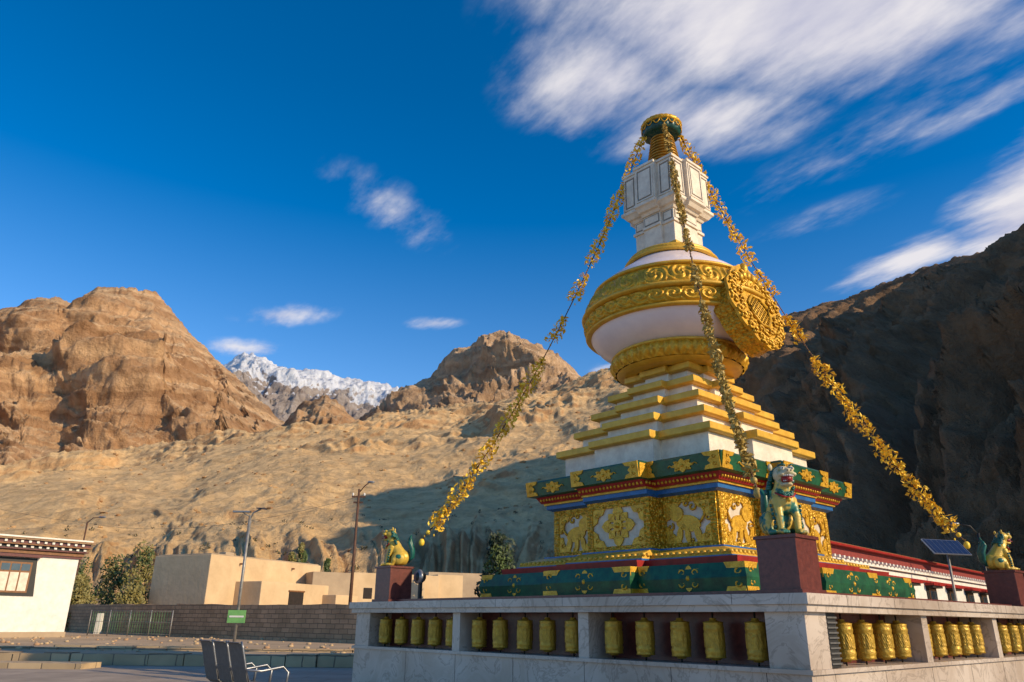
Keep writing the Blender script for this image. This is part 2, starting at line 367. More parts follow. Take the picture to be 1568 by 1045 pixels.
# ornate shrine shield on dome
sh=MB()
SMt=Matrix.Rotation(R(-3),4,'Z')@Matrix.Translation((0,-1.84,7.20))@Matrix.Rotation(R(-13),4,'X')
def shout(s=1):
    pts=[]
    for i in range(90):
        a=2*math.pi*i/90-math.pi/2; y=math.sin(a); x=math.cos(a)
        r=1+.06*abs(math.cos(6*a))+(.16*max(0,(y-.85)/.15)); pts.append((x*.88*r*s*(1-.22*max(0,-y)+.05*max(0,y)),y*.92*r*s))
    return pts
F0=Fr(SMt@Vector((0,.2,0)),(SMt.to_3x3()@Vector((1,0,0))),(SMt.to_3x3()@Vector((0,0,1))),(SMt.to_3x3()@Vector((0,-1,0))))
plate(sh,F0,shout(.93),.42,goldr); F1=Fr(F0.p(0,0,.42),F0.U,F0.V,F0.N)
plate(sh,F1,shout(1.0),.06,gold)
for k in range(28):
    a=2*math.pi*k/28; rx=.77*(1-.22*max(0,-math.sin(a)))
    ftube(sh,F1,spiral(rx*math.cos(a),.82*math.sin(a),.115,6.5,a,1 if k%2 else -1),.03,gold,.085)
for k in range(18):
    a=2*math.pi*(k+.5)/18
    ftube(sh,F1,spiral(.55*math.cos(a),.58*math.sin(a),.10,6,a+1,-1 if k%2 else 1),.028,gold,.09)
oc=[(.34*math.cos(2*math.pi*(i+.5)/8),-.08+.38*math.sin(2*math.pi*(i+.5)/8)) for i in range(8)]
plate(sh,F1,oc,.066,latt)
ftube(sh,F1,oc+[oc[0]],.035,gold,.09)
for i in range(-4,5):
    o_=i*.08
    for sgn in (1,-1):
        c=math.sqrt(max(0,.35**2-o_**2)); s2=.7071
        ftube(sh,F1,[(s2*(o_-c),-.08+sgn*s2*(o_+c)),(s2*(o_+c),-.08+sgn*s2*(o_-c))],.015,gold,.075)
for a in range(5): sh.ell(F1.p((a-2)*.16,.80-.03*(a-2)**2,.08),(.08,.08,.10),gold)
sh.ell(F1.p(0,1.0,.05),(.10,.10,.16),gold)
sh.build('dome_shrine_shield',stupa)
# garlands
def garland(name,p0,p1,sag,mt,ws=1.0):
    mb=MB(); p0=Vector(p0); p1=Vector(p1); Ln=(p1-p0).length
    P=lambda f: p0.lerp(p1,f)-Vector((0,0,4*sag*f*(1-f)))
    mb.tube([P(i/60) for i in range(61)],.012,rust,5)
    side=(p1-p0).cross(Vector((0,0,1))).normalized()
    nst=int(Ln/.06)
    for i in range(nst):
        f=i/nst; p=P(f); tn=(P(min(1,f+.01))-P(max(0,f-.01))).normalized(); nr=side.cross(tn).normalized()
        seg=(f*10)%1
        if .28<f<.5 and seg>.6: wd=.02
        elif f>.96 or seg>.93: wd=.025
        else: wd=(.08+.10*math.sin(seg*math.pi))*(1.0 if f>.5 else .85)*ws
        big=wd>.04
        k=10 if big else 1
        for j in range(k):
            o_=p+side*random.uniform(-wd,wd)*.7+nr*random.uniform(-wd,wd)+tn*random.uniform(-.05,.05)
            s_=random.uniform(.030,.062) if big else .022
            ax=(tn*random.uniform(-1,1)+side*random.uniform(-1,1)+nr*random.uniform(-1,1)).normalized()
            ay=ax.cross(tn*.6+nr*random.uniform(-.8,.8)).normalized(); az_=ax.cross(ay)
            mb.add([o_-ax*s_*1.3,o_+ay*s_*.65+az_*s_*.25,o_+ax*s_*1.3,o_-ay*s_*.65+az_*s_*.25],[(0,1,2,3)],mt)
        if big and i%5==0:
            mb.ell(p,(.035,.035,.035),mt,nu=6,nv=4)
            mb.ell(p-Vector((0,0,wd+.03)),(.018,.018,.035),mt,nu=5,nv=4)
    mb.ell(p1-Vector((0,0,.05)),(.06,.06,.08),mt); mb.ell(P(.975),(.05,.05,.05),mt)
    return mb.build(name,stupa)
garl=mat('garland_gold',(.95,.66,.06),(.80,.50,.04),30,.45,.05)
garl2=mat('garland_gold_darker',(.56,.38,.09),(.32,.23,.07),30,.5,.08)  # darker, greyer gold for the garland at the near corner
for nm,sx,sy,k,z,g2,ws in (('garland_1',-1,1,3.92,2.78,garl,1),('garland_2',-1,-1,3.80,2.95,garl2,.62),('garland_3',1,-1,3.88,2.78,garl,1),('garland_4',1,1,3.9,2.75,garl,1)):
    garland(nm,(sx*.33,sy*.33,12.6),(sx*k,sy*k,z),.95,g2,ws)
# ------------------------------------------------------------------ prayer wheel wall (platform)
plat=empty('prayer_wheel_wall',SM)
H=4.8
pw=MB()
def ringbox(h0,h1,z0,z1,m):
    t=h1-h0; c=(h0+h1)/2
    pw.box((0,-c,(z0+z1)/2),(2*h1,t,z1-z0),m); pw.box((0,c,(z0+z1)/2),(2*h1,t,z1-z0),m)
    pw.box((-c,0,(z0+z1)/2),(t,2*h0,z1-z0),m); pw.box((c,0,(z0+z1)/2),(t,2*h0,z1-z0),m)
ringbox(4.15,4.8,-.3,.68,marble)
ringbox(4.12,4.84,.68,.73,marble)
ringbox(4.1,4.88,1.34,1.42,marble)
ringbox(4.05,4.92,1.42,1.54,marble)
ringbox(4.15,4.30,.73,1.34,maroon)
pw.box((0,0,1.44),(8.1,8.1,.16),marble)
ringbox(4.25,4.42,1.54,1.60,maroon)
posts=[-H+3.4,-H+6.35]
for s_ in (-1,1):
    for q in posts:
        pw.box((s_*4.55,q,1.035),(.5,.2,.61),marble); pw.box((q,s_*4.55,1.035),(.2,.5,.61),marble)
for sx in (-1,1):
    for sy in (-1,1): pw.box((sx*4.55,sy*4.55,1.035),(.5,.5,.61),marble)
for t in (.55,1.9,3.4,4.9,6.35,7.8): 
    pw.box((-4.8005,-H+t,.2),(.003,.008,.96),dark); pw.box((-H+t,-4.8005,.2),(.008,.003,.96),dark)
    pw.box((-4.9205,-H+t+.3,1.48),(.003,.006,.12),dark); pw.box((-H+t+.3,-4.9205,1.48),(.006,.003,.12),dark)
pw.box((-4.18,-4.62,1.035),(.26,.34,.60),black)
for i in range(10): pw.box((-4.18,-4.80,.78+i*.056),(.24,.03,.02),metald)
for sx in (-1,1):
    for sy in (-1,1):
        ox,oy=(.07,-.07) if (sx<0 and sy<0) else (0,0)
        x,y=sx*4.3+ox,sy*4.3+oy
        pw.box((x,y,1.57),(.60,.60,.06),maroon)
        pw.box((x,y,1.90),(.53,.53,.60),maroon)
        pw.box((x,y,2.22),(.58,.58,.04),maroon)
o=pw.build('wall_and_pillars',plat)
bv=o.modifiers.new('bev','BEVEL'); bv.width=.006; bv.segments=1; bv.limit_method='ANGLE'
wl=MB()
def script(a,z):
    t=(z-.80)/.42
    if .28<t<.72: return .006*(1 if (math.sin(a*13)+math.sin(a*29+z*90))>0.1 else 0)
    return .004*abs(math.sin(a*12))
wl.rev([(.0,.775),(.06,.775),(.06,.79),(.118,.80)]+[(.122+(.006 if i in(3,4,16,17,0,20) else 0),.80+.021*i) for i in range(21)]+[(.118,1.225),(.05,1.24),(.04,1.27)],72,goldw,None)
wl.rev([(.124,.925+.013*i) for i in range(14)],144,goldw,script)
wl.tube([(0,0,.73),(0,0,1.34)],.012,black,6)
wo=wl.build('wheel',plat)
wme=wo.data; bpy.data.objects.remove(wo)
wheels=empty('prayer_wheels',SM); ci=0
def wheel(x,y):
    global ci; ci+=1
    o=bpy.data.objects.new('wheel_%d'%ci,wme); COL.objects.link(o); o.parent=wheels; o.location=(x,y,0); o.rotation_euler=(random.uniform(-.015,.015),random.uniform(-.015,.015),random.uniform(0,6))
segs=[(-H+.5,-H+3.3),(-H+3.5,-H+6.25),(-H+6.45,H-.5)]
for a,b_ in segs:
    n=5
    for i in range(n):
        q=a+(i+.5)*(b_-a)/n+random.uniform(-.02,.02)
        wheel(-4.58,q)
        if not(q<-H+1.0): wheel(q,-4.58)
        wheel(4.58,q); wheel(q,4.58)
# ------------------------------------------------------------------ snow lions
lionbody=mat('lion_body_gold',(.66,.44,.06),(.50,.34,.06),5,.4,.1)
lionpatch=mat('lion_body_patched',(.62,.43,.09),(.03,.16,.11),4.5,.4,.05,detail=2,lo=.43,hi=.49)
def lion(x,y,rot,sc_,facem,bm):
    Mw=SM@Matrix.Translation((x,y,2.24))@Matrix.Rotation(rot,4,'Z')@Matrix.Scale(sc_,4)
    root=empty('snow_lion_statue',Mw)
    bd=MB()
    def caps(p,q,r0,r1,n=6):
        p=Vector(p); q=Vector(q)
        for i in range(n+1): 
            c=p.lerp(q,i/n); r=r0+(r1-r0)*i/n; bd.ell(c,(r,r,r),lm,nu=12,nv=8)
    lm=bm
    bd.ell((0,.17,.24),(.20,.25,.22),lm,nu=14,nv=10)
    caps((0,.14,.30),(0,-.06,.60),.20,.155)
    bd.ell((0,-.09,.48),(.165,.14,.18),lm,nu=14,nv=10)
    for s in (-1,1):
        caps((s*.11,-.08,.50),(s*.125,-.17,.27),.085,.062,5); caps((s*.125,-.17,.27),(s*.12,-.19,.05),.06,.05,5)
        bd.ell((s*.125,-.24,.045),(.07,.10,.045),lm)
        for q in (-1,0,1): bd.ell((s*.125+q*.04,-.33,.035),(.022,.03,.028),lm)
        bd.ell((s*.19,.12,.20),(.10,.19,.17),lm,nu=12,nv=9); caps((s*.22,.02,.16),(s*.21,-.02,.05),.08,.05,4); bd.ell((s*.215,-.10,.045),(.065,.14,.045),lm)
    caps((0,-.08,.60),(0,-.12,.76),.14,.12,4)
    o=bd.build('body',root); m=o.modifiers.new('r','REMESH'); m.mode='VOXEL'; m.voxel_size=.012; m.use_smooth_shade=True
    s2=o.modifiers.new('s','SMOOTH'); s2.iterations=5
    hd=MB(); lm2=facem
    def h(c,r): hd.ell(c,r,lm2,nu=14,nv=10)
    h((0,-.15,.86),(.15,.15,.13)); h((0,-.27,.87),(.105,.11,.06)); h((0,-.35,.885),(.06,.04,.04))
    h((0,-.24,.705),(.085,.12,.035)); h((0,-.16,.76),(.11,.09,.06))
    for s in (-1,1):
        h((s*.075,-.27,.93),(.05,.05,.035)); h((s*.15,-.08,.98),(.035,.025,.06)); h((s*.085,-.30,.845),(.05,.06,.035))
    o=hd.build('head',root); m=o.modifiers.new('r','REMESH'); m.mode='VOXEL'; m.voxel_size=.010; m.use_smooth_shade=True
    s2=o.modifiers.new('s','SMOOTH'); s2.iterations=3
    dt=MB()
    dt.ell((0,-.26,.78),(.082,.10,.06),red); dt.ell((0,-.34,.745),(.045,.07,.014),red)
    for i in range(-3,4):
        dt.ell((i*.022,-.375+abs(i)*.012,.82),(.010,.010,.020),white,nu=6,nv=4); dt.ell((i*.022,-.355+abs(i)*.012,.748),(.009,.009,.014),white,nu=6,nv=4)
    for s in (-1,1):
        dt.ell((s*.07,-.315,.93),(.028,.022,.026),white); dt.ell((s*.07,-.335,.93),(.013,.010,.013),black,nu=8,nv=5); dt.ell((s*.025,-.385,.89),(.014,.01,.012),black,nu=6,nv=4)
        dt.tube([(s*.03,-.34,.965),(s*.07,-.335,.985),(s*.12,-.28,.97)],.014,teal,6)
    rnd=random.Random(3)
    for i in range(110):
        a=rnd.uniform(-.25,math.pi+.25); v=rnd.uniform(0,1)
        cx=math.cos(a)*(.16+.03*v); cy=-.10+.20*v*.8; cz=.82+math.sin(a)*.16*(1-.3*v)-.22*v
        if cy<-.04 and cz<.78: continue
        dt.ell((cx,cy,cz),(.034,.034,.034),teal,nu=7,nv=5)
    for i in range(26):
        a=rnd.uniform(-1,1); dt.ell((a*.12,-.20-.02*math.cos(a*1.5),.66-.1*(1-a*a)+rnd.uniform(-.03,.03)),(.027,.025,.027),teal,nu=6,nv=4)
    for s in (-1,0,1):
        dt.tube([(s*.03,.36,.12),(s*.05,.46,.26),(s*.07,.46,.46),(s*.10,.38,.64+.08*(s==0)),(s*.12,.42,.74+.1*(s==0))],.055,teal,8,taper=lambda t:.35+.9*math.sin(math.pi*min(1,t*.9+.08)))
    for s in (-1,1):
        for j in range(6): dt.ell((s*(.19+.005*j),-.16+.01*j,.12+.06*j),(.022,.032,.034),teal,nu=6,nv=4)
        dt.ell((s*.27,.14,.24),(.025,.08,.07),teal,nu=9,nv=6)
    dt.tube([(-.15,-.16,.60),(-.08,-.235,.54),(0,-.255,.52),(.08,-.235,.54),(.15,-.16,.60)],.014,red,6)
    dt.ell((0,-.265,.49),(.03,.03,.035),gold)
    dt.build('mane_tail_and_details',root)
lion(-4.23,-4.37,R(-45)+0.12,.88,skinw,lionpatch)
lion(-4.3,4.3,R(-135),.76,lionbody,lionbody)
lion(4.3,-4.3,R(45),.76,lionbody,lionbody)
lion(4.3,4.3,R(135),.76,lionbody,lionbody)
fl=MB(); fl.box((0,0,1.75),(.06,.06,.4),black); fl.ell((0,0,2.02),(.12,.09,.12),black); fl.rev([(.13,-.02),(.14,.03)],16,metalg,M=Matrix.Translation((-.06,0,2.02))@Matrix.Rotation(R(90),4,'Y'),cap=True)
fl.build('floodlight',None,SM@Matrix.Translation((-4.2,3.5,0)))
# ------------------------------------------------------------------ ground, pavement, kerbs
gm=mat('ground_dirt',(.48,.345,.21),(.35,.25,.15),.25,.95,0,.5,2,.05,coord='Object')
g_=MB(); g_.add([(-9000,-3000,-.06),(9000,-3000,-.06),(9000,12000,-.06),(-9000,12000,-.06)],[(0,1,2,3)],gm); g_.build('ground')
p_=MB(); p_.box((-4,8,-.03),(44,28.0,.06),paving)
p_.build('pavement',uvbox=True)
t_=MB(); t_.box((-60,134,.10),(260,223,.30),gm); t_.build('road',uvbox=True)
k_=MB()
def rb(mb,p0,p1,w,z0,z1,m):
    p0=Vector((*p0,0)); p1=Vector((*p1,0)); d=(p1-p0); Ln=d.length; a=math.atan2(d.y,d.x)
    Mx=Matrix.Translation(((p0.x+p1.x)/2,(p0.y+p1.y)/2,0))@Matrix.Rotation(a,4,'Z')
    mb.box((0,0,(z0+z1)/2),(Ln,w,z1-z0),m,Mx)
rk=random.Random(4)
x=-26
while x<3:
    l_=rk.uniform(.7,1.5); rb(k_,(x,22.3+rk.uniform(-.04,.04)),(x+l_-.03,22.3+rk.uniform(-.04,.04)),.5,0,.30+rk.uniform(-.03,.04),kerbstone); x+=l_
x=-26
while x<2:
    l_=rk.uniform(.9,2.0); rb(k_,(x,25.5),(x+l_-.04,25.5),.35,.2,.34+rk.uniform(-.04,.03),kerbstone); x+=l_
rb(k_,(-20,21.0),(-10.5,20.6),.9,0,.13,kerbstone); rb(k_,(-14.5,26.6),(-9.5,26.4),1.4,.25,.37,kerbstone)
k_.build('kerb',uvbox=True)
sn=MB(); rs=random.Random(5)
for _ in range(320):
    x=rs.uniform(-26,0); y=rs.uniform(24,44); r=rs.uniform(.03,.12)
    sn.ell((x,y,.25+r*.3),(r,r*rs.uniform(.6,1),r*.6),kerbstone if rs.random()<.6 else stonewall,nu=6,nv=4)
sn.build('loose_stones')
w_=MB()
def stonew(p0,p1,h0,h1,t=.4):
    p0=Vector((*p0,0)); p1=Vector((*p1,0)); d=p1-p0; nn=Vector((-d.y,d.x,0)).normalized()*t/2; k=int(d.length/1.2)
    lo=[]
    for i in range(k+1):
        p=p0.lerp(p1,i/k); h=h0+(h1-h0)*i/k+random.uniform(-.04,.04)
        lo.append((p,h))
    for i in range(k):
        (a,ha),(b_,hb)=lo[i],lo[i+1]
        vs=[a-nn+Vector((0,0,.2)),b_-nn+Vector((0,0,.2)),b_+nn+Vector((0,0,.2)),a+nn+Vector((0,0,.2)),a-nn+Vector((0,0,ha)),b_-nn+Vector((0,0,hb)),b_+nn+Vector((0,0,hb)),a+nn+Vector((0,0,ha))]
        w_.add(vs,[(4,5,6,7),(0,1,5,4),(2,3,7,6)]+([(3,0,4,7)] if i==0 else [])+([(1,2,6,5)] if i==k-1 else []),stonewall)
stonew((-18.8,45.5),(5,26.5),1.95,1.75); stonew((-34,60),(-18.8,45.5),2.1,1.95)
w_.build('stone_wall',uvbox=True)
fn=MB()
P0=Vector((-23.6,45.2,.25)); P1=Vector((-17.9,42.6,.25)); 
for i in range(5):
    p=P0.lerp(P1,i/4); fn.tube([p,p+Vector((0,0,1.35))],.03,poleg)
for z in (.15,.75,1.3): fn.tube([P0+Vector((0,0,z)),P1+Vector((0,0,z))],.012,poleg)
for i in range(34):
    p=P0.lerp(P1,i/33); fn.tube([p+Vector((0,0,.1)),p+Vector((0,0,1.3))],.009,signg,4)
fn.build('metal_fence')
pp=MB(); pp.box((0,0,.85),(.32,.32,1.2),white,top=.85); pp.build('white_gate_post',None,Matrix.Translation((-25.5,50,0)))
# ------------------------------------------------------------------ white house
hs=empty('white_house'); hb=MB()
K=Vector((-22.6,41,0)); f=Vector((-.64,-.77,0)).normalized(); dp=Vector((-f.y,f.x,0)); dp=-dp if dp.y<0 else dp
HM=Matrix(((f.x,dp.x,0,K.x),(f.y,dp.y,0,K.y),(0,0,1,0),(0,0,0,1)))
hb.box((6,3.5,2.1),(12,7,3.9),white,HM); hb.box((6,3.5,.35),(12.1,7.1,.3),adobe2,HM)
def lay(o_,z0,z1,m): hb.box((6,3.5,(z0+z1)/2),(12+2*o_,7+2*o_,z1-z0),m,HM)
lay(.10,4.05,4.16,maroon); lay(.16,4.16,4.34,wood); lay(.30,4.34,4.40,maroon); lay(.22,4.40,4.56,black); lay(.42,4.56,4.62,wood); lay(.34,4.62,4.80,maroon); lay(.5,4.80,4.90,stonewall); lay(.4,4.9,4.98,white)
for i in range(34):
    q=-.1+i*.36
    hb.box((q,-.26,4.48),(.13,.1,.10),white,HM); hb.box((q+.18,-.38,4.71),(.12,.09,.10),white,HM)
def hwin(x0,x1,z0,z1):
    xm=(x0+x1)/2
    hb.add([HM@Vector(p) for p in ((x0-.35,-.03,z0-.15),(x1+.35,-.03,z0-.15),(x1+.18,-.03,z1+.2),(x0-.18,-.03,z1+.2),(x0-.35,.05,z0-.15),(x1+.35,.05,z0-.15),(x1+.18,.05,z1+.2),(x0-.18,.05,z1+.2))],[(3,2,1,0),(0,1,5,4),(1,2,6,5),(2,3,7,6),(3,0,4,7)],black)
    hb.box((xm,-.045,(z0+z1)/2),(x1-x0,.03,z1-z0),wood,HM)
    n=3
    for i in range(n):
        for j,(a,b_) in enumerate(((.06,.66),(.72,.94))):
            w1=(x1-x0-.1)/n; hb.box((x0+.05+(i+.5)*w1,-.066,z0+(z1-z0)*(a+b_)/2),(w1-.07,.012,(z1-z0)*(b_-a)),cream if j==0 else glass,HM)
    hb.box((xm,-.15,z1+.28),(x1-x0+.6,.3,.1),maroon,HM)
hwin(2.15,3.6,2.3,3.75); hwin(6.5,8,2.3,3.75)
hb.build('walls_roof_windows',hs,uvbox=True)
# ------------------------------------------------------------------ adobe buildings
def fm(K,e): e=Vector((*e,0)).normalized(); d=Vector((-e.y,e.x,0)); return Matrix(((e.x,d.x,0,K[0]),(e.y,d.y,0,K[1]),(0,0,1,0),(0,0,0,1)))
A1=fm((-22.2,58),(5.5,11.7)); ab=MB()
ab.box((6.4,2.9,2.85),(12.8,5.8,5.7),adobe,A1); ab.box((6.4,2.9,5.75),(12.5,5.5,.1),adobe2,A1)
ab.box((7.6,-1.3,1.95),(9.6,2.6,3.9),adobe,A1); ab.box((11.6,-2.3,1.6),(3.0,3.4,3.1),adobe,A1)
ab.box((6.8,-2.62,2.75),(1.7,.12,1.0),dark,A1); ab.box((6.8,-2.66,3.3),(1.9,.12,.12),wood,A1); ab.box((6.8,-2.68,2.2),(1.9,.14,.1),wood,A1)
ab.box((2.5,1.0,5.9),(.9,.7,.3),adobe2,A1); ab.tube([A1@Vector((3,-.3,5.2)),A1@Vector((3,.2,5.2))],.08,wood); ab.tube([A1@Vector((9,-.3,5.2)),A1@Vector((9,.2,5.2))],.08,wood)
A=ab.build('adobe_house'); bb=A.modifiers.new('b','BEVEL'); bb.width=.12; bb.segments=2
A2=fm((-16.4,66),(12,7)); ab=MB()
ab.box((1.6,3,2.5),(3.4,6,5.0),adobe2,A2); ab.box((7.6,3,2.55),(8.4,5,5.1),adobe,A2); ab.box((8.6,.3,2.3),(3.0,1.2,4.7),adobe,A2)
for x in (5,6.8): ab.box((x,.49,3.4),(.8,.06,.9),dark,A2)
ab.box((13.2,3,2.6),(2.6,4,5.3),adobe,A2)
A=ab.build('adobe_house'); bb=A.modifiers.new('b','BEVEL'); bb.width=.1; bb.segments=2
ab=MB(); A3=fm((-8.5,86),(10,4)); ab.box((4,2,3.1),(9,5,6.2),adobe2,A3); ab.box((6,-.04,4.8),(1,.1,1),dark,A3); ab.build('adobe_house')
# ------------------------------------------------------------------ monastery building at right
MM=fm((9.5,26.6),(14.7,15.7)); mb=MB()
mb.box((14,3.5,1.7),(28,7,3.5),white,MM)
mb.box((14,3.5,3.55),(28.3,7.3,.12),white,MM); mb.box((14,3.5,3.83),(28.1,7.1,.46),roofred,MM); mb.box((14,3.5,4.10),(28.6,7.6,.08),red,MM); mb.box((14,3.5,4.17),(28.3,7.3,.06),wood,MM)
mb.box((14,-.06,3.2),(28,.12,.10),red,MM)
for i in range(60): mb.box((.3+i*.47,-.2,3.66),(.14,.16,.09),white,MM)
for x in (2,5.5,9,12.5,16,19.5,23,26):
    mb.box((x,-.03,2.1),(1.5,.06,1.9),black,MM); mb.box((x,-.07,2.15),(1.05,.04,1.5),wood,MM)
    for j in (-.26,.26): mb.box((x+j,-.1,2.15),(.42,.03,1.3),glass,MM)
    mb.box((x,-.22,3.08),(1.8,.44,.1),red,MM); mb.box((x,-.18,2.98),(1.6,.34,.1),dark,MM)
mb.build('monastery_building')
sp_=MB(); MS=Matrix.Translation((21.2,37.6,0))
sp_.tube([(0,0,0),(0,0,4.6)],.06,poleg)
TM=Matrix.Translation((0,0,4.8))@Matrix.Rotation(R(18),4,'Z')@Matrix.Rotation(R(48),4,'X')
sp_.box((0,0,0),(2.3,1.0,.05),metalg,TM); sp_.box((0,0,.03),(2.2,.92,.02),solar,TM)
for i in range(7): sp_.box((-.95+i*.32,0,.043),(.012,.92,.006),metalg,TM)
sp_.build('solar_panel',None,MS)
# ------------------------------------------------------------------ poles
lp=MB(); lp.tube([(0,0,.2),(0,0,4.75)],.055,poleg,8); lp.tube([(0,0,4.6),(.1,0,4.85),(.35,0,4.98)],.03,poleg)
lp.box((-.32,0,4.88),(.62,.2,.05),metalg); lp.tube([(0,0,4.7),(-.3,0,4.86)],.02,poleg); lp.box((.38,0,5.0),(.3,.3,.03),solar)
lp.box((0,-.08,1.28),(.62,.03,.42),signg); lp.box((0,-.1,1.28),(.5,.01,.06),white); lp.box((0,0,.3),(.3,.3,.16),kerbstone)
lp.build('street_lamp',None,Matrix.Translation((-9.5,28,0)))
lp=MB(); lp.tube([(0,0,.2),(0,0,7.7)],.09,rust,8,taper=lambda t:1.1-.45*t)
lp.box((0,0,7.3),(.7,.08,.08),rust); lp.box((0,0,7.0),(.5,.08,.08),rust)
for x in (-.3,.3): lp.ell((x,0,7.42),(.05,.05,.09),white)
lp.tube([(0,0,7.5),(.3,-.1,7.85),(.5,-.1,8.02)],.03,rust); lp.ell((.62,-.1,8.05),(.2,.1,.07),metalg)
lp.build('utility_pole',None,Matrix.Translation((-8.0,40,0)))
lp=MB(); lp.tube([(0,0,.2),(0,0,8.2)],.06,rust,8); lp.tube([(0,0,8.1),(.4,0,8.5),(.9,0,8.55)],.03,rust); lp.ell((1.1,0,8.55),(.3,.14,.08),metalg)
lp.build('street_lamp',None,Matrix.Translation((-33,60,0)))
lp=MB(); lp.tube([(0,0,0),(0,0,5.2)],.06,black,8); lp.tube([(0,0,5.1),(-.3,0,5.5),(-.8,0,5.6)],.03,black); lp.ell((-.95,0,5.6),(.2,.1,.06),metalg)
lp.build('street_lamp',None,Matrix.Translation((21.3,35.0,0)))
wr=MB()
def wire(a,b_,sag):
    a=Vector(a); b_=Vector(b_); wr.tube([a.lerp(b_,i/24)-Vector((0,0,4*sag*(i/24)*(1-i/24))) for i in range(25)],.008,black,4)
wire((-7.7,40,7.4),(-33,60,8.1),1.0); wire((-33,60,8.1),(-48,52,12),.8)
wr.build('power_lines')
# ------------------------------------------------------------------ waiting bench (three seats)
bn=MB()
def seat(x0):
    prof=[(.50,.40),(.46,.425),(.25,.41),(.06,.42),(.0,.46),(-.06,.65),(-.12,.86),(-.15,.93),(-.18,.93)]
    w=.46; t=.018
    for k in range(len(prof)-1):
        (a,za),(b_,zb)=prof[k],prof[k+1]
        i0=x0+.03; i1=x0+w
        bn.add([(i0,a,za),(i1,a,za),(i1,b_,zb),(i0,b_,zb),(i0,a-.012,za-t),(i1,a-.012,za-t),(i1,b_-t,zb-t*.3),(i0,b_-t,zb-t*.3)],[(0,1,2,3),(7,6,5,4),(0,4,5,1),(3,2,6,7),(0,3,7,4),(1,5,6,2)],metald)
    for i in (x0+.03,x0+.46): bn.tube([(i,.0,.46),(i,-.065,.65),(i,-.125,.86),(i,-.16,.94)],.012,metalg)
for i in range(3): seat(i*.5)
bn.box((.75,.15,.36),(1.5,.06,.06),metalg)
for x in (0,1.5):
    bn.tube([(x,.42,.02),(x,.2,.34),(x,-.12,.02)],.025,metalg)
for x in (0,.5,1.0,1.5): bn.tube([(x,-.06,.62),(x,.12,.60),(x,.40,.64),(x,.48,.58),(x,.46,.42)],.016,metalg)
bn.build('waiting_bench',None,Matrix.Translation((-3.62,10.6,0.0))@Matrix.Rotation(R(-50),4,'Z')@Matrix.Translation((-.75,0,0)))
# ------------------------------------------------------------------ vegetation
def leaves(mb,c,r,n,size,m,rnd):
    for i in range(n):
        while True:
            d=Vector((rnd.uniform(-1,1),rnd.uniform(-1,1),rnd.uniform(-1,1)))
            if .15<d.length<1: break
        d=d*(d.length**-.35)
        p=Vector(c)+Vector((d.x*r[0],d.y*r[1],d.z*r[2]))
        a=Vector((rnd.gauss(0,1),rnd.gauss(0,1),rnd.gauss(0,1))).normalized(); b_=a.orthogonal().normalized(); s=size*rnd.uniform(.6,1.4)
        mb.add([p-a*s,p+b_*s*.5,p+a*s,p-b_*s*.5],[(0,1,2,3)],m)
def tree(name,x,y,z,h,wd,ms,seed,low=.15,kind='round',nl=60,ls=.12):
    rnd=random.Random(seed); mb=MB()
    mb.tube([(0,0,0),(rnd.uniform(-.1,.1),0,h*.4),(rnd.uniform(-.2,.2),0,h*.9)],.035*h*.5+.04,bark,7,taper=lambda t:1-.8*t)
    n=26
    for i in range(n):
        t=low+(1-low)*i/n
        env=math.sin(math.pi*min(1,(t-low)/(1-low)*.85+.12))**.7 if kind=='round' else (1-(t-low)/(1-low))**.5*.9+.1
        a=rnd.uniform(0,6.28); rr=wd*env*rnd.uniform(.35,1)
        c=(rr*math.cos(a)*.7,rr*math.sin(a)*.7,h*t+rnd.uniform(-.1,.1)*h*.3)
        mb.tube([(0,0,max(0,c[2]-.25*h*.5)),(c[0]*.5,c[1]*.5,c[2]-.1*h*.3),c],.02+.006*h,bark,5,taper=lambda t:1-.7*t)
        q=wd*.36*rnd.uniform(.6,1.2); leaves(mb,c,(q,q,q*(1.2 if kind=='round' else 1.7)),nl,ls,rnd.choice(ms),rnd)
    mb.build(name,None,Matrix.Translation((x,y,z)))
tree('willow_tree',-.9,66,.2,7.6,2.3,[leaf_g,leaf_d,leaf_d],5,.12,nl=90,ls=.2)
tree('poplar_tree',-20.8,78,.2,8.3,.9,[leaf_g,leaf_y],6,.1,'pop',70,.16)
tree('poplar_tree',-22.3,80,.2,7.4,.8,[leaf_g,leaf_y],7,.1,'pop',70,.16)
tree('poplar_tree',-19.0,82,.2,7.2,.8,[leaf_g,leaf_d],17,.1,'pop',70,.16)
for i,(x,y,h,w,ms_) in enumerate(((-31.5,58,3.6,1.8,[leaf_y]),(-31.0,66,6.6,2.2,[leaf_y,leaf_y,leaf_g]),(-34.0,68,5.6,2.0,[leaf_y,leaf_g]),(-28.5,60,3.0,1.6,[leaf_y]),(-38.5,70,5.4,2.0,[leaf_y,leaf_g]),(-36,64,4.2,1.6,[leaf_y]))):
    tree('bush_tree',x,y,.2,h,w,ms_,20+i,.08,nl=110,ls=.12)
for i,(x,y,h) in enumerate(((27.5,41,3.4),(30,43,3.8),(32,47,4.2),(26.2,38.5,2.6))):
    tree('garden_tree',x,y,-.05,h,1.0,[leaf_g,leaf_d],40+i,.1,nl=90,ls=.13)
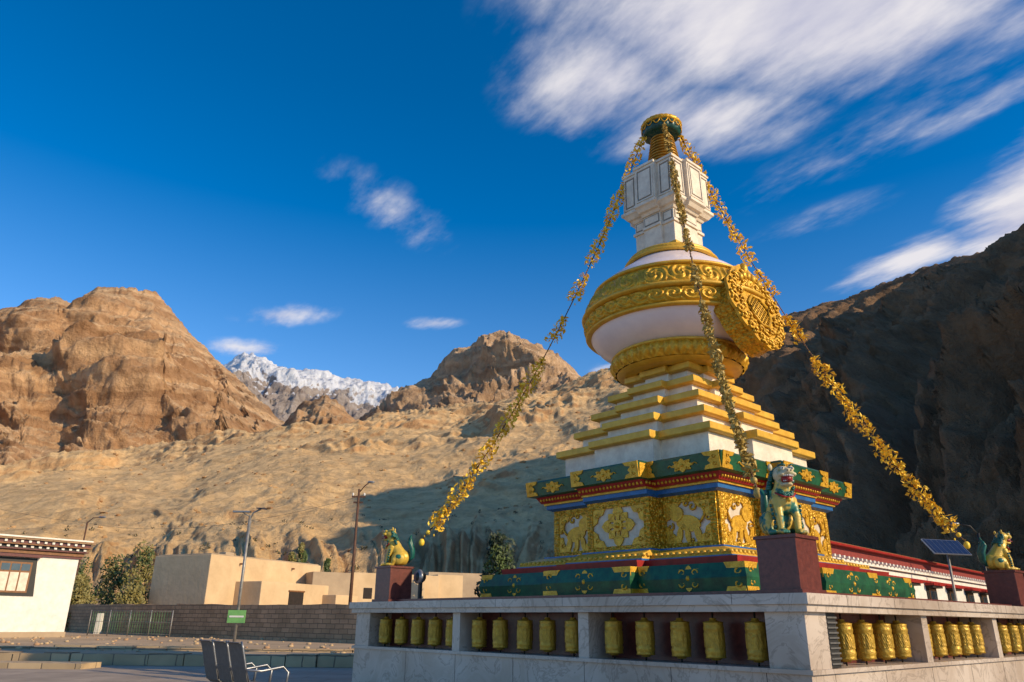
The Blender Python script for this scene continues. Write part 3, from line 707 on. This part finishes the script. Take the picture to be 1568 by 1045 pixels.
# ------------------------------------------------------------------ mountains
def rockmat(name,ca,cb,cs,sA,sB,strata=0,snow=None,bump=1.0,bd=6,slope=(.55,.85),shz=40,streak=0):
    m,nt,b=newmat(name); ge=N(nt,'ShaderNodeNewGeometry')
    def noi(sc,det=4,rough=.6,vec=None):
        n=N(nt,'ShaderNodeTexNoise'); n.inputs['Scale'].default_value=sc; n.inputs['Detail'].default_value=det; n.inputs['Roughness'].default_value=rough; L(nt,vec or ge.outputs['Position'],n.inputs['Vector']); return n.outputs['Fac']
    r=N(nt,'ShaderNodeValToRGB'); r.color_ramp.elements[0].position=.38; r.color_ramp.elements[0].color=c4(ca); r.color_ramp.elements[1].position=.62; r.color_ramp.elements[1].color=c4(cb)
    L(nt,noi(sA),r.inputs['Fac']); col=r.outputs['Color']
    sx=N(nt,'ShaderNodeSeparateXYZ'); L(nt,ge.outputs['Normal'],sx.inputs[0])
    n2=noi(sB,5)
    ad=N(nt,'ShaderNodeMath',operation='MULTIPLY_ADD'); L(nt,n2,ad.inputs[0]); ad.inputs[1].default_value=.5; L(nt,sx.outputs['Z'],ad.inputs[2])
    mr=N(nt,'ShaderNodeMapRange'); mr.inputs[1].default_value=slope[0]+.25; mr.inputs[2].default_value=slope[1]+.25; L(nt,ad.outputs[0],mr.inputs[0])
    mx=N(nt,'ShaderNodeMix',data_type='RGBA'); L(nt,mr.outputs[0],mx.inputs[0]); L(nt,col,mx.inputs[6]); mx.inputs[7].default_value=c4(cs); col=mx.outputs[2]
    if strata:
        sp2=N(nt,'ShaderNodeSeparateXYZ'); L(nt,ge.outputs['Position'],sp2.inputs[0])
        ml=N(nt,'ShaderNodeMath',operation='MULTIPLY_ADD'); L(nt,noi(sA*1.5,3),ml.inputs[0]); ml.inputs[1].default_value=shz*3; L(nt,sp2.outputs['Z'],ml.inputs[2])
        n3=N(nt,'ShaderNodeTexNoise'); n3.noise_dimensions='1D'; n3.inputs['Scale'].default_value=1/shz; n3.inputs['Detail'].default_value=4; L(nt,ml.outputs[0],n3.inputs['W'])
        r3=N(nt,'ShaderNodeValToRGB'); r3.color_ramp.elements[0].position=.38; r3.color_ramp.elements[0].color=(.58,.49,.43,1); r3.color_ramp.elements[1].position=.6; r3.color_ramp.elements[1].color=(1.08,1.05,1.0,1)
        L(nt,n3.outputs['Fac'],r3.inputs['Fac'])
        m3=N(nt,'ShaderNodeMix',data_type='RGBA',blend_type='MULTIPLY'); m3.inputs[0].default_value=strata; L(nt,col,m3.inputs[6]); L(nt,r3.outputs['Color'],m3.inputs[7]); col=m3.outputs[2]
    bh=noi(sB*2.5,7,.74)
    r4=N(nt,'ShaderNodeValToRGB'); r4.color_ramp.elements[0].position=.34; r4.color_ramp.elements[0].color=(.60,.54,.49,1); r4.color_ramp.elements[1].position=.58
    L(nt,bh,r4.inputs['Fac']); m4=N(nt,'ShaderNodeMix',data_type='RGBA',blend_type='MULTIPLY'); m4.inputs[0].default_value=.75; L(nt,col,m4.inputs[6]); L(nt,r4.outputs['Color'],m4.inputs[7]); col=m4.outputs[2]
    if snow:
        sp3=N(nt,'ShaderNodeSeparateXYZ'); L(nt,ge.outputs['Position'],sp3.inputs[0])
        ma=N(nt,'ShaderNodeMath',operation='MULTIPLY_ADD'); L(nt,noi(snow[1],7,.65),ma.inputs[0]); ma.inputs[1].default_value=snow[2]; L(nt,sp3.outputs['Z'],ma.inputs[2])
        mb2=N(nt,'ShaderNodeMath',operation='MULTIPLY_ADD'); L(nt,sx.outputs['Z'],mb2.inputs[0]); mb2.inputs[1].default_value=snow[3]; L(nt,ma.outputs[0],mb2.inputs[2])
        mr2=N(nt,'ShaderNodeMapRange'); mr2.inputs[1].default_value=snow[0]; mr2.inputs[2].default_value=snow[0]+80; L(nt,mb2.outputs[0],mr2.inputs[0])
        m5=N(nt,'ShaderNodeMix',data_type='RGBA'); L(nt,mr2.outputs[0],m5.inputs[0]); L(nt,col,m5.inputs[6]); m5.inputs[7].default_value=(.62,.65,.72,1); col=m5.outputs[2]
    L(nt,col,b.inputs['Base Color']); b.inputs['Roughness'].default_value=.95; b.inputs['Specular IOR Level'].default_value=.1
    bp=N(nt,'ShaderNodeBump'); bp.inputs['Strength'].default_value=bump; bp.inputs['Distance'].default_value=bd; L(nt,bh,bp.inputs['Height']); L(nt,bp.outputs['Normal'],b.inputs['Normal'])
    return m
def mountain(name,rows,ns,nt_,prof,amp,wlen,rib,m,jag,seed,crestk=.12,iso=.5,lowflute=0,exp=None,terr=0,tz=40,ridgew=.75,dn=0,dnf=.15,HH=.82,fine=0):
    rows=sorted(rows); s0,s1=rows[0][0],rows[-1][0]; Rp=[];Fp=[];Jg=[]
    def interp(a):
        for k in range(len(rows)-1):
            if rows[k][0]<=a<=rows[k+1][0]+1e-9:
                t=(a-rows[k][0])/(rows[k+1][0]-rows[k][0]); return [rows[k][i]+(rows[k+1][i]-rows[k][i])*t for i in range(6)]
    for i in range(ns+1):
        a=s0+(s1-s0)*i/ns; q=interp(min(a,s1))
        d=q[2]*(1+dn*noise.noise(Vector((a*dnf,seed*1.7,4)))); el=q[1]
        Rp.append(Vector((d*math.sin(R(a)),d*math.cos(R(a)),1.2+d*math.tan(R(el)))))
        Jg.append(d*math.tan(R(jag))*noise.fractal(Vector((a*1.6,seed,0)),.55,2.1,8))
        Fp.append(Vector((q[4]*math.sin(R(q[3])),q[4]*math.cos(R(q[3])),q[5])))
    vs=[];arc=0; nb=8
    for i in range(ns+1):
        k0=max(0,i-12);k1=min(ns,i+12)
        mid=((Rp[k1]-Rp[k0])+(Fp[k1]-Fp[k0])); mid.z=0
        if i: arc+=((Rp[i]-Rp[i-1]).xy.length+(Fp[i]-Fp[i-1]).xy.length)/2
        sl=Rp[i]-Fp[i]; Nn=mid.cross(sl).normalized()
        if Nn.z<0: Nn=-Nn
        Ls=sl.length
        for j in range(nt_+1):
            t=j/nt_; P=Fp[i].lerp(Rp[i],t); P.z=Fp[i].z+(Rp[i].z-Fp[i].z)*prof(t)+Jg[i]*t**14
            env=min(1,5*t+.2)*(1-(1-crestk)*t**4)
            q=Vector((arc/wlen,t*Ls/(wlen*rib),seed*3.7))
            wv=noise.noise_vector(Vector((arc/wlen*.7,t*Ls/(wlen)*.7,seed)))*.6+noise.noise_vector(Vector((arc/wlen*2.3,t*Ls/(wlen)*2.3,seed)))*.12
            q.x+=wv.x; q.y+=wv.y
            rv=noise.ridged_multi_fractal(q,HH,2.15,9,1.0,2.0)-1.0
            iv=noise.fractal(P/(wlen*.5),.8,2.15,8)
            e=exp(t,i/ns,P) if exp else 1
            D=amp*env*e*(rv*ridgew+iv*iso)
            if fine: D+=fine*(.4+.6*env)*(e if exp else 1)*(noise.ridged_multi_fractal(P/(wlen*.16)+Vector((3,3,seed)),.7,2.1,5,1,2)-1)
            if terr:
                zz=(P.z+.35*D)/tz+1.2*noise.noise(P/900); fr_=zz-math.floor(zz); D+=terr*env*(e if exp else 1)*(min(fr_*3,1)-fr_)*(.6+.8*noise.noise(P/260+Vector((7,7,7))))*2
            if lowflute and t<.3:
                fz=math.exp(-((t-.10)/.055)**2); D+=lowflute*fz*(noise.ridged_multi_fractal(Vector((arc/34+wv.x*2,t*2.5,seed)),.8,2.2,5,1,2)-1)*(.5+.9*abs(noise.noise(Vector((arc/130,5,5)))+.3))
            vs.append(P+Nn*D)
        for j in range(1,nb+1):
            P=Rp[i]+Vector((sl.x,sl.y,0))*.12*j; P.z=Rp[i].z-(Rp[i].z-Fp[i].z)*.11*j+ (vs[-1].z-Rp[i].z if j==1 else 0)*.5; vs.append(P)
    W=nt_+1+nb; fs=[]
    for i in range(ns):
        for j in range(W-1): fs.append((i*W+j,(i+1)*W+j,(i+1)*W+j+1,i*W+j+1))
    me=bpy.data.meshes.new(name); me.from_pydata(vs,[],fs); me.materials.append(m)
    me.polygons.foreach_set('use_smooth',[True]*len(fs)); me.update()
    o=bpy.data.objects.new(name,me); COL.objects.link(o); return vs,W,nt_
m1=rockmat('rock_sandstone',(.52,.315,.175),(.70,.46,.265),(.74,.52,.315),.004,.012,.8,None,1.0,22,(.60,.80),45)
m2=rockmat('rock_grey_brown',(.46,.315,.20),(.64,.45,.29),(.70,.51,.33),.004,.012,.6,None,1.0,22,(.60,.82),50)
m3=rockmat('scree_golden',(.50,.29,.145),(.66,.42,.205),(.76,.53,.275),.010,.034,.25,None,1.0,4.5,(.66,.82),14)
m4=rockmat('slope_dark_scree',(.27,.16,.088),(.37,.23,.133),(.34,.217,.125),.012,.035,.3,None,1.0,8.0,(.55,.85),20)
ms=rockmat('rock_with_snow',(.30,.26,.25),(.38,.34,.32),(.40,.35,.32),.002,.004,.3,(2680,.0030,1100,500),1.0,40)
T1=[(-60,17,3000),(-44,18.0,3000),(-38,18.4,3000),(-36.39,18.3,3000),(-35.4,18.85,2950),(-34.79,19.5,2900),(-33.5,19.8,2900),(-32.5,19.6,2850),(-31.99,20.16,2750),(-31.13,21.06,2700),(-29.52,21.44,2700),(-27.51,21.61,2700),(-26.19,20.48,2700),(-24.69,19.1,2650),(-22.63,17.53,2600),(-20.58,16.14,2500),(-18.5,14.46,2300),(-16.5,12.9,2100),(-12,10.0,1900)]
mountain('mountain',[(a,e,d,a+1.5,1350,120) for a,e,d in T1],660,280,lambda t:t**1.1,135,520,1.7,m1,.16,3,.05,.28,terr=20,tz=58,ridgew=.85,dn=.05,dnf=.22,HH=.82,fine=9)
TS=[(-30,14,7500),(-22.86,16.2,7500),(-21.46,17.6,7500),(-20.61,18.2,7500),(-19.42,18.0,7400),(-17.88,17.3,7300),(-15.97,17.5,7400),(-14.48,17.4,7500),(-13.44,17.0,7500),(-10.94,17.0,7600),(-9.14,16.7,7600),(-7.34,16.3,7600),(0,14,7600)]
mountain('snow_mountain',[(a,e,d,a,4800,900) for a,e,d in TS],340,110,lambda t:t,240,900,1.6,ms,.26,5,.05,.5,fine=35)
T2=[(-13,12.4,3300),(-10.27,14.2,3300),(-9.13,15.6,3250),(-8.43,16.7,3200),(-6.43,17.6,3150),(-4.42,19.4,3100),(-3.4,19.8,3080),(-2.34,20.7,3050),(-.75,21.1,3000),(.58,20.8,3000),(2.44,20.0,3000),(4.02,19.0,3050),(5.56,17.7,3100),(8.1,16.6,3100),(11.06,15.3,3200),(20,14,3300)]
mountain('mountain',[(a,e,d,a+1,1700,330) for a,e,d in T2],460,210,lambda t:t,105,360,1.8,m2,.24,11,.05,.28,terr=15,tz=50,ridgew=.95,dn=.04,dnf=.35,HH=.80,fine=9)
TR=[(-22,11,1900),(-17.46,13.2,1850),(-16.23,14.9,1850),(-14.38,15.7,1800),(-13.6,15.4,1800),(-12.4,14.2,1780),(-10.5,13.5,1780),(-7,12,1780)]
mountain('rocky_knoll',[(a,e,d,a,1250,200) for a,e,d in TR],180,90,lambda t:t,34,170,1.4,m1,.22,13,.10,.4,terr=7,tz=25,ridgew=.9,HH=.8,fine=4)
T3=[(-70,5,1000),(-50,6,1050),(-40,7.0,1100),(-34.19,8.5,1150),(-30.83,9.7,1200),(-27.1,10.6,1200),(-23.47,11.3,1200),(-20.59,12.2,1180),(-17.89,12.9,1150),(-15.13,13.5,1120),(-12.24,13.7,1100),(-9.33,14.5,1080),(-4.28,15.3,1060),(-.16,16.0,1050),(3.47,16.8,1040),(6.33,17.6,1040),(8.42,18.3,1050),(11.27,18.8,1080),(14.3,18.9,1150),(18.22,18.8,1250),(26,19,1400),(40,18,1500)]
def prof3(t):
    if t<.05: return t*.4
    if t<.11: return .02+(t-.05)*1.2
    u=(t-.11)/.89; return .092+.908*(u**1.15)
def exp3(t,s,P):
    g_=noise.fractal(Vector((P.x/220,P.y/220,2.2)),.8,2.1,5)
    k=max(0,min(1,(t-.72+.22*g_)/.14)); k=k*k*(3-2*k)
    return .17+.08*t+.50*k
v3,W3,n3=mountain('hillside',[(a,e,d,a,215,0.0) for a,e,d in T3],980,270,prof3,34,150,1.6,m3,.16,21,.45,.36,10,exp=exp3,terr=5,tz=15,ridgew=.9,dn=.17,dnf=.14,HH=.82,fine=3.0)
T4=[(9,14.5,2300,-2,1100,120),(14.08,16.8,1950,-3,760,60),(18.17,18.9,1500,-4,600,25),(19.28,19.9,1380,-4,560,18),(21.39,21.2,1200,-3,500,10),(24.25,21.6,1010,0,420,4),(27.03,22.0,880,4,360,2),(29.33,22.5,800,8,320,0),(31.57,23.0,730,12,290,0),(33.64,23.1,680,16,260,0),(35.65,23.2,640,20,240,0),(37.56,23.4,610,24,220,0),(45,28.5,550,34,180,0),(52,33,500,44,160,0),(60,35,470,54,150,0),(68,34.5,450,62,145,0),(76,29,440,74,150,0),(86,14,430,86,200,0),(94,3,430,94,300,0)]  # unseen far-right rows made steeper so their shadow crosses the golden hillside
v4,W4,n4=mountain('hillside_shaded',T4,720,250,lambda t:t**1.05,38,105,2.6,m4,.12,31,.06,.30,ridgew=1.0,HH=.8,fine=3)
sb=MB(); rnd=random.Random(9)
for v,W,n,cnt in ((v3,W3,n3,420),(v4,W4,n4,300)):
    ni=len(v)//W
    for _ in range(cnt):
        i=rnd.randrange(ni); j=rnd.randrange(2,int(n*.24)); p=v[i*W+j]
        r=rnd.uniform(.6,1.5); leaves(sb,p+Vector((0,0,r*.4)),(r,r,r*.7),16,.4*r,leaf_s,rnd)
sb.build('hillside_shrubs')
bo=MB(); ni=len(v3)//W3
for _ in range(1100):
    i=rnd.randrange(ni); j=rnd.randrange(int(n3*.10),int(n3*.97)); p=v3[i*W3+j]
    r=rnd.uniform(.5,1.0)**2*3.6*(.3+.7*j/n3); bo.ell(p+Vector((0,0,r*.1)),(r*rnd.uniform(.7,1.3),r*rnd.uniform(.7,1.3),r*rnd.uniform(.4,.8)),m3,nu=6,nv=4,jit=.22,smooth=False)
bo.build('hillside_boulders')
# ------------------------------------------------------------------ sky
SUN_AZ,SUN_EL=117,24
w=bpy.data.worlds.new('World'); sc.world=w; w.use_nodes=True; nt=w.node_tree; nt.nodes.clear()
out=N(nt,'ShaderNodeOutputWorld'); sky=N(nt,'ShaderNodeTexSky'); sky.sky_type='NISHITA'; sky.sun_disc=False
sky.sun_elevation=R(SUN_EL); sky.sun_rotation=R(SUN_AZ); sky.altitude=3000; sky.air_density=1.2; sky.dust_density=.5; sky.ozone_density=3.5
tc=N(nt,'ShaderNodeTexCoord'); sx=N(nt,'ShaderNodeSeparateXYZ'); L(nt,tc.outputs['Generated'],sx.inputs[0])
hsv=N(nt,'ShaderNodeHueSaturation'); L(nt,sky.outputs[0],hsv.inputs['Color'])
ms1=N(nt,'ShaderNodeMapRange'); ms1.inputs[1].default_value=.22; ms1.inputs[2].default_value=.62; ms1.inputs[3].default_value=1.14; ms1.inputs[4].default_value=1.45; L(nt,sx.outputs['Z'],ms1.inputs[0]); L(nt,ms1.outputs[0],hsv.inputs['Saturation'])
ms2=N(nt,'ShaderNodeMapRange'); ms2.inputs[1].default_value=.22; ms2.inputs[2].default_value=.62; ms2.inputs[3].default_value=1.36; ms2.inputs[4].default_value=1.14; L(nt,sx.outputs['Z'],ms2.inputs[0]); L(nt,ms2.outputs[0],hsv.inputs['Value'])
bg=N(nt,'ShaderNodeBackground'); bg.inputs[1].default_value=.15; L(nt,hsv.outputs[0],bg.inputs[0])
def mth(op,a,b_=None,c=None,clamp=False):
    n=N(nt,'ShaderNodeMath',operation=op); n.use_clamp=clamp
    for i,x in enumerate((a,b_,c)):
        if x is None: continue
        if isinstance(x,(int,float)): n.inputs[i].default_value=x
        else: L(nt,x,n.inputs[i])
    return n.outputs[0]
zz=mth('MAXIMUM',sx.outputs['Z'],.02); px=mth('DIVIDE',sx.outputs['X'],zz); py=mth('DIVIDE',sx.outputs['Y'],zz)
cb=N(nt,'ShaderNodeCombineXYZ'); L(nt,px,cb.inputs[0]); L(nt,py,cb.inputs[1])
def blob(cx,cy,ax,ay,rot,amp=1.0):
    mp=N(nt,'ShaderNodeMapping'); mp.vector_type='TEXTURE'; mp.inputs['Location'].default_value=(cx,cy,0); mp.inputs['Rotation'].default_value=(0,0,R(rot)); mp.inputs['Scale'].default_value=(ax,ay,1); L(nt,cb.outputs[0],mp.inputs[0])
    ln=N(nt,'ShaderNodeVectorMath',operation='LENGTH'); L(nt,mp.outputs[0],ln.inputs[0])
    return mth('MULTIPLY',mth('SUBTRACT',1,ln.outputs['Value'],clamp=True),amp)
blobs=[(.50,1.02,.60,.30,0,1.8),(.18,1.20,.28,.26,80,1.2),(.40,1.32,.34,.20,-10,1.05),(.80,1.36,.5,.13,-55,.5),(1.36,1.64,.60,.28,75,2.0),(1.16,1.95,.34,.15,-60,1.2),(.98,1.22,.45,.10,-50,.65),
 (-.31,1.72,.30,.13,63,.58),(-.80,2.44,.24,.13,-20,.95),(-.28,2.50,.14,.08,-10,.85),(-1.06,2.78,.24,.14,0,.95),(.8,1.75,.25,.10,-50,.35),(.45,3.0,.2,.12,0,.8),(.2,.5,1.2,.35,0,1.3)]
acc=None
for b_ in blobs:
    q=blob(*b_); acc=q if acc is None else mth('MAXIMUM',acc,q)
def cn(scale,rot,sy,det,rough):
    mp=N(nt,'ShaderNodeMapping'); mp.vector_type='TEXTURE'; mp.inputs['Rotation'].default_value=(0,0,R(rot)); mp.inputs['Scale'].default_value=(1,sy,1); L(nt,cb.outputs[0],mp.inputs[0])
    n=N(nt,'ShaderNodeTexNoise'); n.noise_dimensions='2D'; n.inputs['Scale'].default_value=scale; n.inputs['Detail'].default_value=det; n.inputs['Roughness'].default_value=rough; L(nt,mp.outputs[0],n.inputs[0]); return n.outputs['Fac']
n1=cn(3.0,-55,.5,5,.55); n2=cn(8,-60,.36,5,.62)
dens=mth('ADD',acc,mth('ADD',mth('MULTIPLY',mth('SUBTRACT',n1,.5),1.5),mth('MULTIPLY',mth('SUBTRACT',n2,.5),.6)))
gate=mth('MULTIPLY',acc,3.0,clamp=True)
mr=N(nt,'ShaderNodeMapRange'); mr.interpolation_type='SMOOTHSTEP'; mr.inputs[1].default_value=.05; mr.inputs[2].default_value=1.4; L(nt,dens,mr.inputs[0])
mask=mth('MULTIPLY',mth('MULTIPLY',mr.outputs[0],gate),.93)
cr=N(nt,'ShaderNodeValToRGB'); cr.color_ramp.elements[0].position=.3; cr.color_ramp.elements[0].color=(.60,.60,.74,1); cr.color_ramp.elements[1].position=.65; cr.color_ramp.elements[1].color=(.92,.88,.90,1)
L(nt,n1,cr.inputs[0]); bc=N(nt,'ShaderNodeBackground'); bc.inputs[1].default_value=.95; L(nt,cr.outputs[0],bc.inputs[0])
mxs=N(nt,'ShaderNodeMixShader'); L(nt,mask,mxs.inputs[0]); L(nt,bg.outputs[0],mxs.inputs[1]); L(nt,bc.outputs[0],mxs.inputs[2]); L(nt,mxs.outputs[0],out.inputs[0])
# sun
sl=bpy.data.lights.new('sun','SUN'); sl.energy=5.0; sl.angle=R(.5); sl.color=(1,.78,.49)
so=bpy.data.objects.new('sun',sl); COL.objects.link(so)
sd=Vector((math.sin(R(SUN_AZ))*math.cos(R(SUN_EL)),math.cos(R(SUN_AZ))*math.cos(R(SUN_EL)),math.sin(R(SUN_EL))))
so.rotation_euler=sd.to_track_quat('Z','Y').to_euler()
# camera
cam=bpy.data.cameras.new('camera'); cam.lens=36*1150/1568; cam.sensor_width=36; cam.clip_end=30000; cam.clip_start=.1
cm=bpy.data.objects.new('camera',cam); COL.objects.link(cm)
cm.matrix_world=Matrix.Translation((0,0,1.2))@Matrix.Rotation(R(110.5),4,'X')@Matrix.Rotation(R(.6),4,'Z')
sc.camera=cm
